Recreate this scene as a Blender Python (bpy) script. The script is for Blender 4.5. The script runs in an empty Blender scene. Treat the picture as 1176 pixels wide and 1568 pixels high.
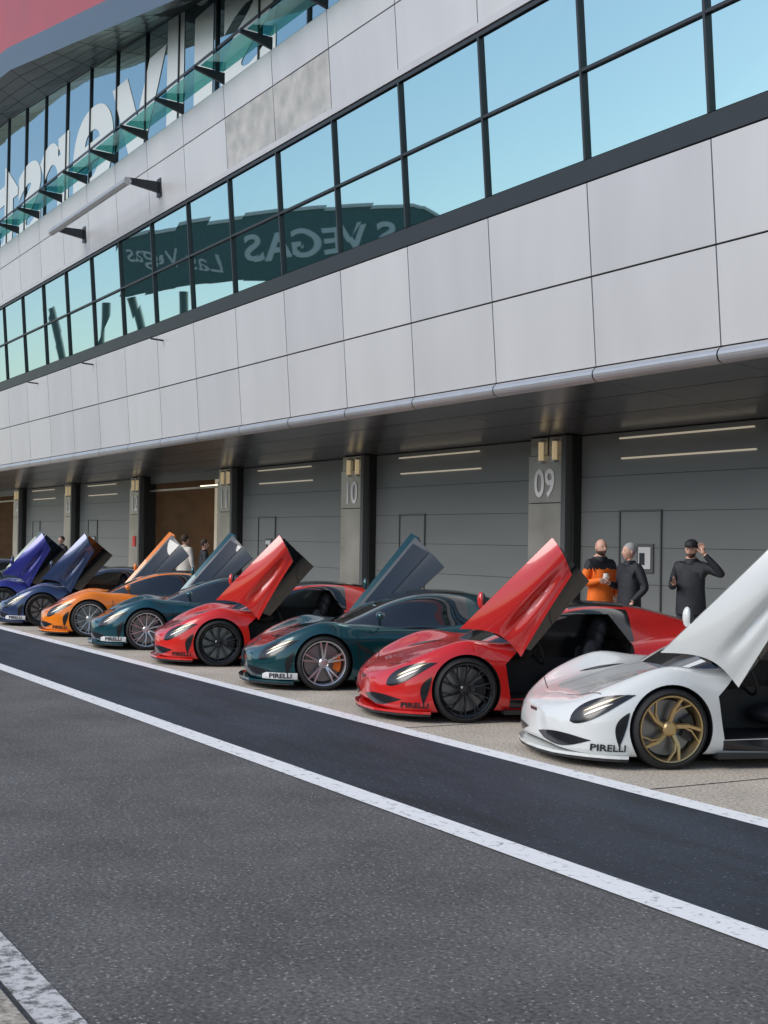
import bpy, bmesh, math, random
import numpy as np
from mathutils import Vector, Matrix
from mathutils.bvhtree import BVHTree
random.seed(7)
sc=bpy.context.scene
R=math.radians
# ------------------------------------------------ materials
def mat(name,col,rough=0.5,metal=0.0,coat=0.0,var=0.0,vscale=3.0,bump=0.0,bscale=40.0,emit=None,spec=0.5,stretch=None,coords='Object'):
    m=bpy.data.materials.new(name); m.use_nodes=True
    nt=m.node_tree; b=nt.nodes['Principled BSDF']
    b.inputs['Base Color'].default_value=(*col,1); b.inputs['Roughness'].default_value=rough
    b.inputs['Metallic'].default_value=metal; b.inputs['Coat Weight'].default_value=coat
    b.inputs['Coat Roughness'].default_value=0.02
    b.inputs['Specular IOR Level'].default_value=spec
    tc=nt.nodes.new('ShaderNodeTexCoord'); mp=nt.nodes.new('ShaderNodeMapping')
    nt.links.new(tc.outputs[coords],mp.inputs[0])
    if stretch: mp.inputs['Scale'].default_value=stretch
    n=nt.nodes.new('ShaderNodeTexNoise'); n.inputs['Scale'].default_value=vscale; n.inputs['Detail'].default_value=6
    nt.links.new(mp.outputs[0],n.inputs['Vector'])
    if var>0:
        r=nt.nodes.new('ShaderNodeMapRange'); r.inputs['From Min'].default_value=0.3; r.inputs['From Max'].default_value=0.7
        r.inputs['To Min'].default_value=1-var; r.inputs['To Max'].default_value=1+var
        nt.links.new(n.outputs['Fac'],r.inputs['Value'])
        mx=nt.nodes.new('ShaderNodeVectorMath'); mx.operation='SCALE'; mx.inputs[0].default_value=col
        nt.links.new(r.outputs[0],mx.inputs['Scale']); nt.links.new(mx.outputs[0],b.inputs['Base Color'])
        r2=nt.nodes.new('ShaderNodeMapRange'); r2.inputs['To Min'].default_value=rough*0.85; r2.inputs['To Max'].default_value=min(1,rough*1.15)
        nt.links.new(n.outputs['Fac'],r2.inputs['Value']); nt.links.new(r2.outputs[0],b.inputs['Roughness'])
    if bump>0:
        n2=nt.nodes.new('ShaderNodeTexNoise'); n2.inputs['Scale'].default_value=bscale; n2.inputs['Detail'].default_value=4
        nt.links.new(mp.outputs[0],n2.inputs['Vector'])
        bp=nt.nodes.new('ShaderNodeBump'); bp.inputs['Strength'].default_value=bump; bp.inputs['Distance'].default_value=0.01
        nt.links.new(n2.outputs['Fac'],bp.inputs['Height']); nt.links.new(bp.outputs[0],b.inputs['Normal'])
    if emit:
        b.inputs['Emission Color'].default_value=(*emit[0],1); b.inputs['Emission Strength'].default_value=emit[1]
    return m
def asphalt(name,base,speck,amt,patch=0.25,rough=0.85,stretch=(1,1,1)):
    m=bpy.data.materials.new(name); m.use_nodes=True; nt=m.node_tree; b=nt.nodes['Principled BSDF']
    L=nt.links.new; N=nt.nodes.new
    tc=N('ShaderNodeTexCoord')
    v=N('ShaderNodeTexVoronoi'); v.inputs['Scale'].default_value=75; L(tc.outputs['Object'],v.inputs['Vector'])
    sp=N('ShaderNodeSeparateColor'); L(v.outputs['Color'],sp.inputs[0])
    th=N('ShaderNodeMapRange'); th.inputs['From Min'].default_value=1-amt; th.inputs['From Max'].default_value=1.0
    L(sp.outputs[0],th.inputs['Value'])
    d=N('ShaderNodeMapRange'); d.inputs['From Min'].default_value=0.0; d.inputs['From Max'].default_value=0.6; d.inputs['To Min'].default_value=1; d.inputs['To Max'].default_value=0
    L(v.outputs['Distance'],d.inputs['Value'])
    mu=N('ShaderNodeMath'); mu.operation='MULTIPLY'; L(th.outputs[0],mu.inputs[0]); L(d.outputs[0],mu.inputs[1])
    mp=N('ShaderNodeMapping'); mp.inputs['Scale'].default_value=stretch; L(tc.outputs['Object'],mp.inputs[0])
    n=N('ShaderNodeTexNoise'); n.inputs['Scale'].default_value=0.9; n.inputs['Detail'].default_value=7; n.inputs['Roughness'].default_value=.65; L(mp.outputs[0],n.inputs['Vector'])
    nf=N('ShaderNodeTexNoise'); nf.inputs['Scale'].default_value=45; nf.inputs['Detail'].default_value=4; L(tc.outputs['Object'],nf.inputs['Vector'])
    r=N('ShaderNodeMapRange'); r.inputs['From Min'].default_value=.3; r.inputs['From Max'].default_value=.7; r.inputs['To Min'].default_value=1-patch; r.inputs['To Max'].default_value=1+patch; L(n.outputs['Fac'],r.inputs['Value'])
    r2=N('ShaderNodeMapRange'); r2.inputs['From Min'].default_value=.3; r2.inputs['From Max'].default_value=.7; r2.inputs['To Min'].default_value=.5; r2.inputs['To Max'].default_value=1.5; L(nf.outputs['Fac'],r2.inputs['Value'])
    mm=N('ShaderNodeMath'); mm.operation='MULTIPLY'; L(r.outputs[0],mm.inputs[0]); L(r2.outputs[0],mm.inputs[1])
    s=N('ShaderNodeVectorMath'); s.operation='SCALE'; s.inputs[0].default_value=base; L(mm.outputs[0],s.inputs['Scale'])
    mx=N('ShaderNodeMix'); mx.data_type='RGBA'; L(mu.outputs[0],mx.inputs['Factor']); L(s.outputs[0],mx.inputs['A']); mx.inputs['B'].default_value=(*speck,1)
    L(mx.outputs['Result'],b.inputs['Base Color']); b.inputs['Roughness'].default_value=rough
    bp=N('ShaderNodeBump'); bp.inputs['Strength'].default_value=.6; bp.inputs['Distance'].default_value=.008; L(nf.outputs['Fac'],bp.inputs['Height']); L(bp.outputs[0],b.inputs['Normal'])
    return m
def wornpaint(name,col,under,thr=.36):
    m=bpy.data.materials.new(name); m.use_nodes=True; nt=m.node_tree; b=nt.nodes['Principled BSDF']; L=nt.links.new; N=nt.nodes.new
    tc=N('ShaderNodeTexCoord'); n=N('ShaderNodeTexNoise'); n.inputs['Scale'].default_value=14; n.inputs['Detail'].default_value=8; n.inputs['Roughness'].default_value=.75
    L(tc.outputs['Object'],n.inputs['Vector'])
    r=N('ShaderNodeMapRange'); r.inputs['From Min'].default_value=thr-.05; r.inputs['From Max'].default_value=thr+.06; L(n.outputs['Fac'],r.inputs['Value'])
    mx=N('ShaderNodeMix'); mx.data_type='RGBA'; L(r.outputs[0],mx.inputs['Factor']); mx.inputs['A'].default_value=(*under,1); mx.inputs['B'].default_value=(*col,1)
    L(mx.outputs['Result'],b.inputs['Base Color']); b.inputs['Roughness'].default_value=.7
    return m
M={}
M['asph']=asphalt('asphalt_grey',(0.104,0.102,0.102),(.6,.6,.58),.15,.32)
M['asph2']=asphalt('asphalt_dark',(0.016,0.023,0.036),(.30,.34,.40),.06,.7,.62,(.5,2.2,1))
M['conc']=asphalt('concrete_apron',(0.48,0.425,0.355),(.7,.65,.6),.1,.2,.85)
M['conc2']=asphalt('concrete_kerb',(0.32,0.29,0.25),(.5,.45,.4),.1,.3,.85)
M['line']=wornpaint('road_paint_white',(.84,.85,.86),(.25,.26,.28),.39)
M['line_worn']=wornpaint('road_paint_worn',(.6,.6,.6),(.12,.12,.12),.47)
M['grass']=asphalt('far_ground',(0.06,0.075,0.04),(.1,.1,.08),.1)
ST_=(1,1,.25)
M['panA']=mat('cladding_a',(.57,.57,.58),.42,.2,var=.045,vscale=1.3,stretch=ST_)
M['panB']=mat('cladding_b',(.54,.54,.555),.42,.2,var=.045,vscale=1.5,stretch=ST_)
M['panC']=mat('cladding_c',(.59,.59,.595),.40,.2,var=.045,vscale=1.1,stretch=ST_)
M['panD']=mat('cladding_stained',(.42,.42,.41),.6,.1,var=.22,vscale=2.8)
M['dark']=mat('dark_frame',(.032,.037,.043),.4,.3,var=.1)
M['joint']=mat('joint_black',(.012,.012,.013),.8)
M['lip']=mat('bullnose_metal',(.55,.55,.56),.3,.6,var=.05)
M['soff']=mat('soffit_metal',(.22,.23,.245),.22,.65,var=.1,vscale=.8)
M['soffl']=mat('soffit_seam',(.35,.35,.36),.4,.5)
M['door']=mat('garage_door',(.185,.197,.195),.42,.15,var=.08,vscale=.9,stretch=(.3,1,1.5))
M['doorf']=mat('garage_door_frame',(.10,.105,.105),.5,.2)
M['col']=mat('column_panel',(.42,.395,.355),.3,.55,var=.25,vscale=1.1)
M['cream']=mat('cream_strip',(.75,.68,.55),.4,emit=((1,.88,.68),.25))
M['lamp']=mat('lamp_glow',(.8,.65,.4),.4,emit=((1,.78,.45),.25))
M['white']=mat('white_letter',(.95,.95,.95),.5)
M['wrefl']=mat('white_reflection',(.56,.60,.59),.35)  # flat pale colour for the painted reflections on the upper glazing
M['red_f']=mat('red_fascia',(.38,.06,.07),.4,var=.08,vscale=.5)
M['blue_f']=mat('roof_lip',(.10,.14,.20),.4,.3)
M['rsoff']=mat('roof_soffit',(.16,.17,.18),.3,.5,var=.15,vscale=.4)
M['warmwall']=mat('garage_inner_wall',(.24,.15,.09),.8,var=.15)
M['inner']=mat('garage_inner_light',(.45,.41,.36),.8)
M['tube']=mat('garage_tube',(.9,.85,.7),.4,emit=((1,.85,.62),2.2))
M['red_s']=mat('red_sign',(.6,.03,.03),.5)
M['steel']=mat('steel',(.5,.5,.5),.3,.9)
def mirror(name,col,rough,dark):
    m=bpy.data.materials.new(name); m.use_nodes=True; nt=m.node_tree; b=nt.nodes['Principled BSDF']
    b.inputs['Base Color'].default_value=(*col,1); b.inputs['Metallic'].default_value=1; b.inputs['Roughness'].default_value=rough
    tc=nt.nodes.new('ShaderNodeTexCoord'); n=nt.nodes.new('ShaderNodeTexNoise'); n.inputs['Scale'].default_value=.55; n.inputs['Detail'].default_value=1
    bp=nt.nodes.new('ShaderNodeBump'); bp.inputs['Strength'].default_value=.3; bp.inputs['Distance'].default_value=.008
    nt.links.new(tc.outputs['Object'],n.inputs['Vector']); nt.links.new(n.outputs['Fac'],bp.inputs['Height']); nt.links.new(bp.outputs[0],b.inputs['Normal'])
    return m
M['glass']=mirror('coated_glass',(.60,.80,.765),.015,0)
M['glass2']=mirror('coated_glass_upper',(.46,.63,.63),.02,0)
def tglass(name,col,fac=.35):
    m=bpy.data.materials.new(name); m.use_nodes=True; nt=m.node_tree; nt.nodes.clear(); N=nt.nodes.new; L=nt.links.new
    o=N('ShaderNodeOutputMaterial'); mx=N('ShaderNodeMixShader'); t=N('ShaderNodeBsdfTransparent'); g=N('ShaderNodeBsdfGlossy')
    t.inputs[0].default_value=(*col,1); g.inputs[0].default_value=(.6,.85,.85,1); g.inputs['Roughness'].default_value=.03
    mx.inputs[0].default_value=fac; L(t.outputs[0],mx.inputs[1]); L(g.outputs[0],mx.inputs[2]); L(mx.outputs[0],o.inputs[0])
    return m
M['tglass']=tglass('sunshade_glass',(.35,.72,.68))
# ------------------------------------------------ mesh builder
def empty(name,loc=(0,0,0),rot=0):
    e=bpy.data.objects.new(name,None); sc.collection.objects.link(e); e.location=loc; e.rotation_euler[2]=rot; e.empty_display_size=.2
    return e
class MB:
    def __init__(s): s.v=[];s.f=[];s.m=[];s.mats=[]
    def mi(s,m):
        if m not in s.mats: s.mats.append(m)
        return s.mats.index(m)
    def poly(s,pts,m):
        i=len(s.v); s.v+= [tuple(p) for p in pts]; s.f.append(tuple(range(i,i+len(pts)))); s.m.append(s.mi(m))
    def hexa(s,b,t,m):
        i=len(s.v); s.v+=[tuple(p) for p in b]+[tuple(p) for p in t]
        k=s.mi(m)
        for f in ((3,2,1,0),(4,5,6,7),(0,1,5,4),(1,2,6,5),(2,3,7,6),(3,0,4,7)):
            s.f.append(tuple(i+j for j in f)); s.m.append(k)
    def box(s,x0,x1,y0,y1,z0,z1,m):
        s.hexa([(x0,y0,z0),(x1,y0,z0),(x1,y1,z0),(x0,y1,z0)],[(x0,y0,z1),(x1,y0,z1),(x1,y1,z1),(x0,y1,z1)],m)
    def obj(s,name,parent=None,smooth=False,mats=None):
        me=bpy.data.meshes.new(name); me.from_pydata(s.v,[],s.f)
        for m in s.mats: me.materials.append(m if not isinstance(m,str) else M[m])
        me.polygons.foreach_set('material_index',s.m)
        if smooth:
            me.polygons.foreach_set('use_smooth',[True]*len(s.f)); 
        me.update()
        o=bpy.data.objects.new(name,me); sc.collection.objects.link(o); o.parent=parent
        return o
def newobj(name,me,parent=None):
    o=bpy.data.objects.new(name,me); sc.collection.objects.link(o); o.parent=parent; return o
def text(name,body,size,loc,rot,m,parent=None,ext=.004,shear=0,sx=1,bold=0):
    c=bpy.data.curves.new(name,'FONT'); c.body=body; c.size=size; c.extrude=ext; c.align_x='CENTER'; c.align_y='CENTER'; c.shear=shear; c.offset=bold
    c.materials.append(m)
    o=bpy.data.objects.new(name,c); sc.collection.objects.link(o); o.location=loc; o.rotation_euler=rot; o.scale=(sx,1,1); o.parent=parent
    return o
# ------------------------------------------------ ground
def sheet(name,x0,x1,y0,y1,z,m):
    b=MB(); b.poly([(x0,y0,z),(x1,y0,z),(x1,y1,z),(x0,y1,z)],m); return b.obj(name)
sheet('ground',-1500,1500,-1500,1500,-.012,'grass')
sheet('pit_lane_asphalt',-160,60,-14,6.3,0,'asph')
sheet('fast_lane_dark_asphalt',-160,60,4.45,6.3,.004,'asph2')
sheet('concrete_apron',-160,60,6.3,30,.0,'conc')
sheet('pit_lane_line',-160,60,4.34,4.55,.008,'line')
sheet('apron_line',-160,60,6.2,6.40,.008,'line')
k=MB()
k.box(-160,60,.55,1.30,-.005,.03,'conc2'); k.box(-160,60,.3,.549,-.005,.10,'conc2')
k.obj('kerb')
sheet('edge_line',-160,60,1.34,1.50,.008,'line_worn')
jb=MB()
for p in (9.2,12.6): jb.box(-160,60,p,p+.015,.001,.004,'joint')
for i in range(60):
    x=20-i*3.46; jb.box(x,x+.012,6.41,13.4,.001,.0035,'joint')
jb.obj('apron_joints')
# ------------------------------------------------ building
B=empty('pit_building')
def fp(z): return 10.8-(z-3.95)*.078
S0,MOD=14.04,2.267
K0,K1=-10,44
def sk(k): return S0+MOD*k
def slab(b,s0,s1,z0,z1,m,t=.04,off=0,j=(0,0)):
    pa,pb=fp(z0)-off,fp(z1)-off
    x0,x1=-s1,-s0
    b.hexa([(x0,pa+j[0],z0),(x1,pa+j[1],z0),(x1,pa+t,z0),(x0,pa+t,z0)],[(x0,pb+j[1],z1),(x1,pb+j[0],z1),(x1,pb+t,z1),(x0,pb+t,z1)],m)
pan=MB(); gl=MB(); fr=MB()
g=.011
rows=[(3.97,5.085),(5.11,6.27),(8.99,9.985),(10.01,10.64)]
for kk in range(K0,K1):
    s0,s1=sk(kk),sk(kk+1)
    for ri,(z0,z1) in enumerate(rows):
        m=random.choice(['panA','panA','panB','panC'])
        if ri==2 and kk in (3,4): m='panD'
        w=random.uniform(-.0015,.0015)
        slab(pan,s0+g,s1-g,z0,z1,m,.03,j=(w,-w))
    for (z0,z1) in ((6.58,7.65),(7.70,8.77)):
        w=random.uniform(-.0025,.0025); w2=random.uniform(-.002,.002)
        slab(gl,s0+.02,s1-.02,z0,z1,'glass',.02,off=-.03,j=(w,w2))
    slab(fr,s0-.021,s0+.021,6.56,8.79,'dark',.08,off=.02)
slab(fr,sk(K0),sk(K1),7.655,7.695,'dark',.08,off=.016)
slab(fr,sk(K0),sk(K1),6.29,6.555,'dark',.08,off=.008)
slab(fr,sk(K0),sk(K1),8.795,8.85,'dark',.08,off=.012)
slab(pan,sk(K0),sk(K1),8.87,8.975,'panB',.05,off=.03)
slab(fr,sk(K0),sk(K1),3.9,10.64,'joint',.3,off=-.055)
pan.obj('cladding_panels',B); gl.obj('window_panes',B); fr.obj('window_frames',B)
lp=MB(); n=10
for kk in range(K0,K1):
    for a in range(n):
        t0=R(-100+a*200/n); t1=R(-100+(a+1)*200/n)
        def q(s,t): return (-s,10.84-.10*math.cos(t),3.865+.095*math.sin(t))
        lp.poly([q(sk(kk)+.012,t0),q(sk(kk)+.012,t1),q(sk(kk+1)-.012,t1),q(sk(kk+1)-.012,t0)][::-1],'lip')
lp.obj('bullnose_edge',B,True)
lb=MB(); lb.box(-sk(K1),-sk(K0),10.80,10.95,3.80,3.93,'joint'); lb.obj('bullnose_core',B)
so=MB()
def zs(p): return 3.80-(p-10.95)*.115
for kk in range(K0,K1):
    for (p0,p1) in ((10.95,11.70),(11.715,12.6),(12.615,13.72)):
        x0,x1=-sk(kk+1)+.006,-sk(kk)-.006
        so.poly([(x0,p0,zs(p0)),(x0,p1,zs(p1)),(x1,p1,zs(p1)),(x1,p0,zs(p0))],'soff')
so.poly([(-sk(K1),10.9,3.83),(-sk(K1),13.8,3.53),(-sk(K0),13.8,3.53),(-sk(K0),10.9,3.83)],'soffl')
so.obj('soffit',B)
mm=MB()
mm.box(-sk(K1),-sk(K0),11.3,30,3.9,10.6,'joint')
mm.box(-sk(K1),-sk(K0),19.5,30,0,3.89,'joint')
mm.poly([(-sk(K1),fp(10.64),10.645),(-sk(K0),fp(10.64),10.645),(-sk(K0),11.3,10.645),(-sk(K1),11.3,10.645)],'panB')
mm.obj('building_mass',B)
G=6.93; C0=18.85
gw=MB(); dr=MB()
cols=[C0+G*i for i in range(-4,12)]
nums={0:'09',1:'10',2:'11',3:'12',4:'13',5:'14',6:'15',7:'16',-1:'08',-2:'07'}
OPEN=(3,6)
for i,c in zip(range(-4,12),cols):
    x=-c
    gw.box(x-.50,x+.50,13.50,13.9,0,2.385,'col'); gw.box(x-.50,x+.50,13.50,13.9,2.40,3.18,'col')
    gw.box(x-.48,x+.0,13.52,13.9,3.19,3.48,'col'); gw.box(x+.05,x+.48,13.52,13.9,3.19,3.48,'col')
    for dx in (-.12,.26):
        gw.box(x+dx,x+dx+.05,13.42,13.49,3.10,3.40,'lamp'); gw.box(x+dx-.02,x+dx+.07,13.40,13.50,3.41,3.44,'steel')
        gw.box(x+dx-.02,x+dx+.07,13.42,13.497,3.06,3.09,'steel')
    gw.box(x+.52,x+.64,13.42,13.9,0,3.48,'doorf'); gw.box(x+.645,x+.70,13.55,13.9,0,3.47,'joint')
    gw.box(x-.60,x-.51,13.6,13.9,0,3.48,'joint')
    if i in nums:
        text('garage_number',nums[i],.64,(x-.04,13.490,2.70),(R(90),0,0),M['white'],B,.002,bold=.009,sx=.92)
    if i==3:
        gw.box(x-.1,x+.12,13.47,13.495,1.45,1.75,'red_s')
    x0,x1=x+.70,x+G-.60
    if i in OPEN:
        continue
    wx0,wx1=x+2.2-.47,x+2.2+.47
    hs=[.0,.56,1.12,1.68,2.24,2.80,3.47]
    for a,b_ in zip(hs[:-1],hs[1:]):
        if b_<=2.25:
            dr.box(x0,wx0-.03,13.70,13.76,a+.003,b_-.004,'door'); dr.box(wx1+.03,x1,13.70,13.76,a+.003,b_-.004,'door')
            dr.box(wx0,wx1,13.69,13.75,a+.003,b_-.004,'door')
        else:
            dr.box(x0,x1,13.70,13.76,a+.003,b_-.004,'door')
    dr.box(wx0-.03,wx0-.005,13.67,13.75,0,2.235,'doorf'); dr.box(wx1+.005,wx1+.03,13.67,13.75,0,2.235,'doorf'); dr.box(wx0-.03,wx1+.03,13.668,13.70,2.236,2.262,'doorf')
    dr.box(wx0+.42,wx0+.80,13.665,13.69,1.30,1.74,'doorf'); dr.box(wx0+.47,wx0+.75,13.655,13.668,1.36,1.69,'cream' if i%2 else 'panC'); dr.box(wx0+.50,wx0+.62,13.648,13.656,1.42,1.6,'dark')
    dr.box(wx0+.1,wx0+.22,13.655,13.69,1.02,1.06,'steel')
    dr.box(x+1.75,x+4.65,13.62,13.66,3.36,3.385,'cream'); dr.box(x+1.75,x+4.65,13.66,13.70,3.05,3.075,'cream')
    dr.box(x0,x1,13.76,13.8,0,3.5,'joint')
gw.obj('garage_columns',B); dr.obj('garage_doors',B)
gi=MB()
for i in OPEN:
    c=C0+G*i; x0,x1=-c+.4,-c+G-.3
    gi.poly([(x0,13.9,.006),(x1,13.9,.006),(x1,19.4,.006),(x0,19.4,.006)],'inner')
    gi.poly([(x0,19.4,0),(x1,19.4,0),(x1,19.4,3.6),(x0,19.4,3.6)],'warmwall')
    gi.poly([(x0,13.9,0),(x0,19.4,0),(x0,19.4,3.6),(x0,13.9,3.6)],'warmwall')
    gi.poly([(x1,13.9,0),(x1,19.4,0),(x1,19.4,3.6),(x1,13.9,3.6)],'warmwall')
    gi.poly([(x0,13.9,3.6),(x1,13.9,3.6),(x1,19.4,3.6),(x0,19.4,3.6)],'doorf')
    for yy in (14.8,16.6): gi.box(x0+1.5,x1-2.5,yy,yy+.08,3.20,3.24,'tube')
    gi.box(x0+.9,x0+1.2,15.5,16.5,0,3.5,'cream')
    gi.box(x0+3.6,x0+3.9,15.6,15.8,0,3.5,'inner')
    gi.box(x0+.3,x1-.3,13.72,13.86,3.28,3.50,'door'); gi.box(x0+.3,x1-.3,13.70,13.86,3.05,3.10,'col')
    gi.box(x0+1.5,x0+3.2,18.6,19.3,0,1.1,'dark'); gi.box(x0+3.9,x0+5.2,18.5,19.3,0,1.8,'inner')
gi.obj('garage_interior',B)
def tube(b,p0,p1,r,m,n=10):
    p0=Vector(p0);p1=Vector(p1); d=(p1-p0).normalized(); a=d.orthogonal().normalized(); c=d.cross(a)
    i=len(b.v)
    for p in (p0,p1):
        for k_ in range(n):
            t=2*math.pi*k_/n; b.v.append(tuple(p+a*r*math.cos(t)+c*r*math.sin(t)))
    k2=b.mi(m)
    for k_ in range(n): b.f.append((i+k_,i+(k_+1)%n,i+n+(k_+1)%n,i+n+k_)); b.m.append(k2)
    b.f.append(tuple(range(i,i+n))[::-1]); b.m.append(k2); b.f.append(tuple(range(i+n,i+2*n))); b.m.append(k2)
br=MB()
for s in (29.2,34.8):
    z=9.45; p=fp(z)
    br.hexa([(-s-.05,p-.8,z+.02),(-s+.05,p-.8,z+.02),(-s+.05,p,z-.12),(-s-.05,p,z-.12)],[(-s-.05,p-.8,z+.12),(-s+.05,p-.8,z+.12),(-s+.05,p,z+.12),(-s-.05,p,z+.12)],'dark')
    br.box(-s-.12,-s+.12,p-.03,p,z-.2,z+.2,'dark')
tube(br,(-29.0,fp(9.45)-.8,9.45),(-35.0,fp(9.45)-.8,9.45),.085,'lip',14)
for s in (29.5,34.7,40):
    tube(br,(-s,fp(6.12),6.12),(-s,fp(6.12)-.3,6.14),.02,'dark')
br.obj('wall_pole_brackets',B)
ss=MB(); sg=MB()
for kk in range(K0,K1):
    s=sk(kk); p=fp(10.64)
    ss.hexa([(-s-.03,p-.62,10.86),(-s+.03,p-.62,10.86),(-s+.03,p+.02,10.66),(-s-.03,p+.02,10.66)],[(-s-.03,p-.62,10.92),(-s+.03,p-.62,10.92),(-s+.03,p+.02,10.88),(-s-.03,p+.02,10.88)],'dark')
    x0,x1=-sk(kk+1)+.05,-s-.05
    sg.hexa([(x0,p-.5,10.925),(x1,p-.5,10.925),(x1,p-.02,10.885),(x0,p-.02,10.885)],[(x0,p-.5,10.94),(x1,p-.5,10.94),(x1,p-.02,10.90),(x0,p-.02,10.90)],'tglass')
ss.obj('sunshade_arms',B); sg.obj('sunshade_glass',B)
def zE(s): 
    if s<24: return 12.3
    if s<42: return 12.3+(s-24)*.186
    return 15.65+(s-42)*.05
def zG(s):
    if s<24: return 13.1
    if s<46: return 13.1+(s-24)*.106
    return 15.43+(s-46)*.05
ug=MB(); uf=MB(); rf=MB()
PG=11.05
for kk in range(K0,K1):
    s0,s1=sk(kk),sk(kk+1)
    zt0,zt1=zG(s0),zG(s1)
    lv=[(10.66,10.66),(12.2,12.2),(zt0,zt1)]
    for (a0,a1),(b0,b1) in zip(lv[:-1],lv[1:]):
        w=random.uniform(-.003,.003)
        ug.poly([(-s1+.03,PG+w,a1+.03),(-s0-.03,PG-w,a0+.03),(-s0-.03,PG+w,b0-.03),(-s1+.03,PG-w,b1-.03)],'glass2')
        uf.hexa([(-s1,PG-.03,b1-.03),(-s0,PG-.03,b0-.03),(-s0,PG+.05,b0-.03),(-s1,PG+.05,b1-.03)],[(-s1,PG-.03,b1+.03),(-s0,PG-.03,b0+.03),(-s0,PG+.05,b0+.03),(-s1,PG+.05,b1+.03)],'dark')
    uf.box(-s0-.022,-s0+.022,PG-.05,PG+.04,10.66,zt0,'dark')
    uf.poly([(-s1,PG+.05,10.66),(-s0,PG+.05,10.66),(-s0,PG+.05,zt0),(-s1,PG+.05,zt1)],'joint')
    e0,e1=zE(s0),zE(s1)
    PE=9.95
    for t in range(4):
        a,b_=t/4,(t+1)/4-.012
        def P(s,e,zg,u): return (-s,PE+(PG-PE)*u,e+(zg-e)*u)
        rf.poly([P(s1-.015,e1,zt1,a),P(s1-.015,e1,zt1,b_),P(s0+.015,e0,zt0,b_),P(s0+.015,e0,zt0,a)],'rsoff')
    rf.poly([(-s1,PE,e1+.02),(-s1,PG+.3,zt1+.04),(-s0,PG+.3,zt0+.04),(-s0,PE,e0+.02)],'joint')
    rf.poly([(-s1,PE,e1),(-s0,PE,e0),(-s0,PE-.12,e0+.62),(-s1,PE-.12,e1+.62)],'blue_f')
    rf.poly([(-s1,PE-.12,e1+.62),(-s0,PE-.12,e0+.62),(-s0,PE-.5,e0+3.2),(-s1,PE-.5,e1+3.2)],'red_f')
    rf.poly([(-s1,PE-.5,e1+3.2),(-s0,PE-.5,e0+3.2),(-s0,30,14),(-s1,30,14)],'panB')
ug.obj('upper_glazing',B); uf.obj('upper_mullions',B); rf.obj('roof',B)
text('reflection_lettering','silverstone',5.0,(-42,PG-.012,12.4),(R(90),0,0),M['wrefl'],B,.002,shear=0,sx=-1.6,bold=.12)  # mirrored letters stand in for large white shapes reflected in the glass
# ------------------------------------------------ opposite side (seen in window reflections)
rc=Vector((-22.4,10.55,0)); rd=Vector((-.893,-.45,0))
cen=rc+rd*60
SG=empty('overhead_sign',(cen.x,cen.y,0),math.atan2(-rd.y,-rd.x)+math.pi/2)
M['board']=mat('sign_board',(.075,.15,.14),.5,var=.1)
M['wht']=mat('sign_white',(.6,.63,.6),.5)
sb=MB()
nn=24; XL=-8.6; XR=11
for a in range(nn):
    xa,xb=XL+(XR-XL)*a/nn,XL+(XR-XL)*(a+1)/nn
    def top(x): return 17.0+.5*math.cos((x-2)/9*1.5)-.9*max(0,(-x-6.6)/2)**2
    def bot(x): return 13.4+.5*math.sin(x/4)+.9*max(0,(-x-5.5)/2)**2
    sb.hexa([(xa,0,bot(xa)),(xb,0,bot(xb)),(xb,.5,bot(xb)),(xa,.5,bot(xa))],[(xa,0,top(xa)),(xb,0,top(xb)),(xb,.5,top(xb)),(xa,.5,top(xa))],'board')
    sb.hexa([(xa,-.1,top(xa)+.01),(xb,-.1,top(xb)+.01),(xb,.6,top(xb)+.01),(xa,.6,top(xa)+.01)],[(xa,-.1,top(xa)+.22),(xb,-.1,top(xb)+.22),(xb,.6,top(xb)+.22),(xa,.6,top(xa)+.22)],'wht')
for x in (-4,9,14):
    tube(sb,(x,.9,0),(x-1.6,.9,13.6),.3,'board'); tube(sb,(x,.9,0),(x+1.6,.9,13.6),.3,'board')
sb.obj('board',SG)
text('board_text','S VEGAS',2.2,(-1.2,-.04,15.5),(R(90),0,0),M['wht'],SG,.02,sx=1.12,bold=.05)
text('board_script','Las Vegas',1.5,(7.6,-.04,15.5),(R(90),R(-14),0),M['wht'],SG,.02,shear=.4)
GS=empty('grandstand',(-60,-48,0))
gs=MB()
for r_ in range(14):
    gs.box(-90,60,-r_*.8-.8,-r_*.8,0,.9+r_*.45,'conc2' if r_%2 else 'doorf')
gs.box(-90,60,-13,-12,0,13,'board')
for xx in range(-90,61,15): tube(gs,(xx,-12,0),(xx,-11,13),.25,'wht')
gs.hexa([(-90,2,12.2),(60,2,12.2),(60,-13,13),(-90,-13,13)],[(-90,2,12.5),(60,2,12.5),(60,-13,13.4),(-90,-13,13.4)],'wht')
gs.obj('stand',GS)
PW=empty('pit_wall'); pw=MB(); pw.box(-160,60,-3.2,-2.9,0,1.0,'conc2'); pw.obj('wall',PW)
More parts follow.
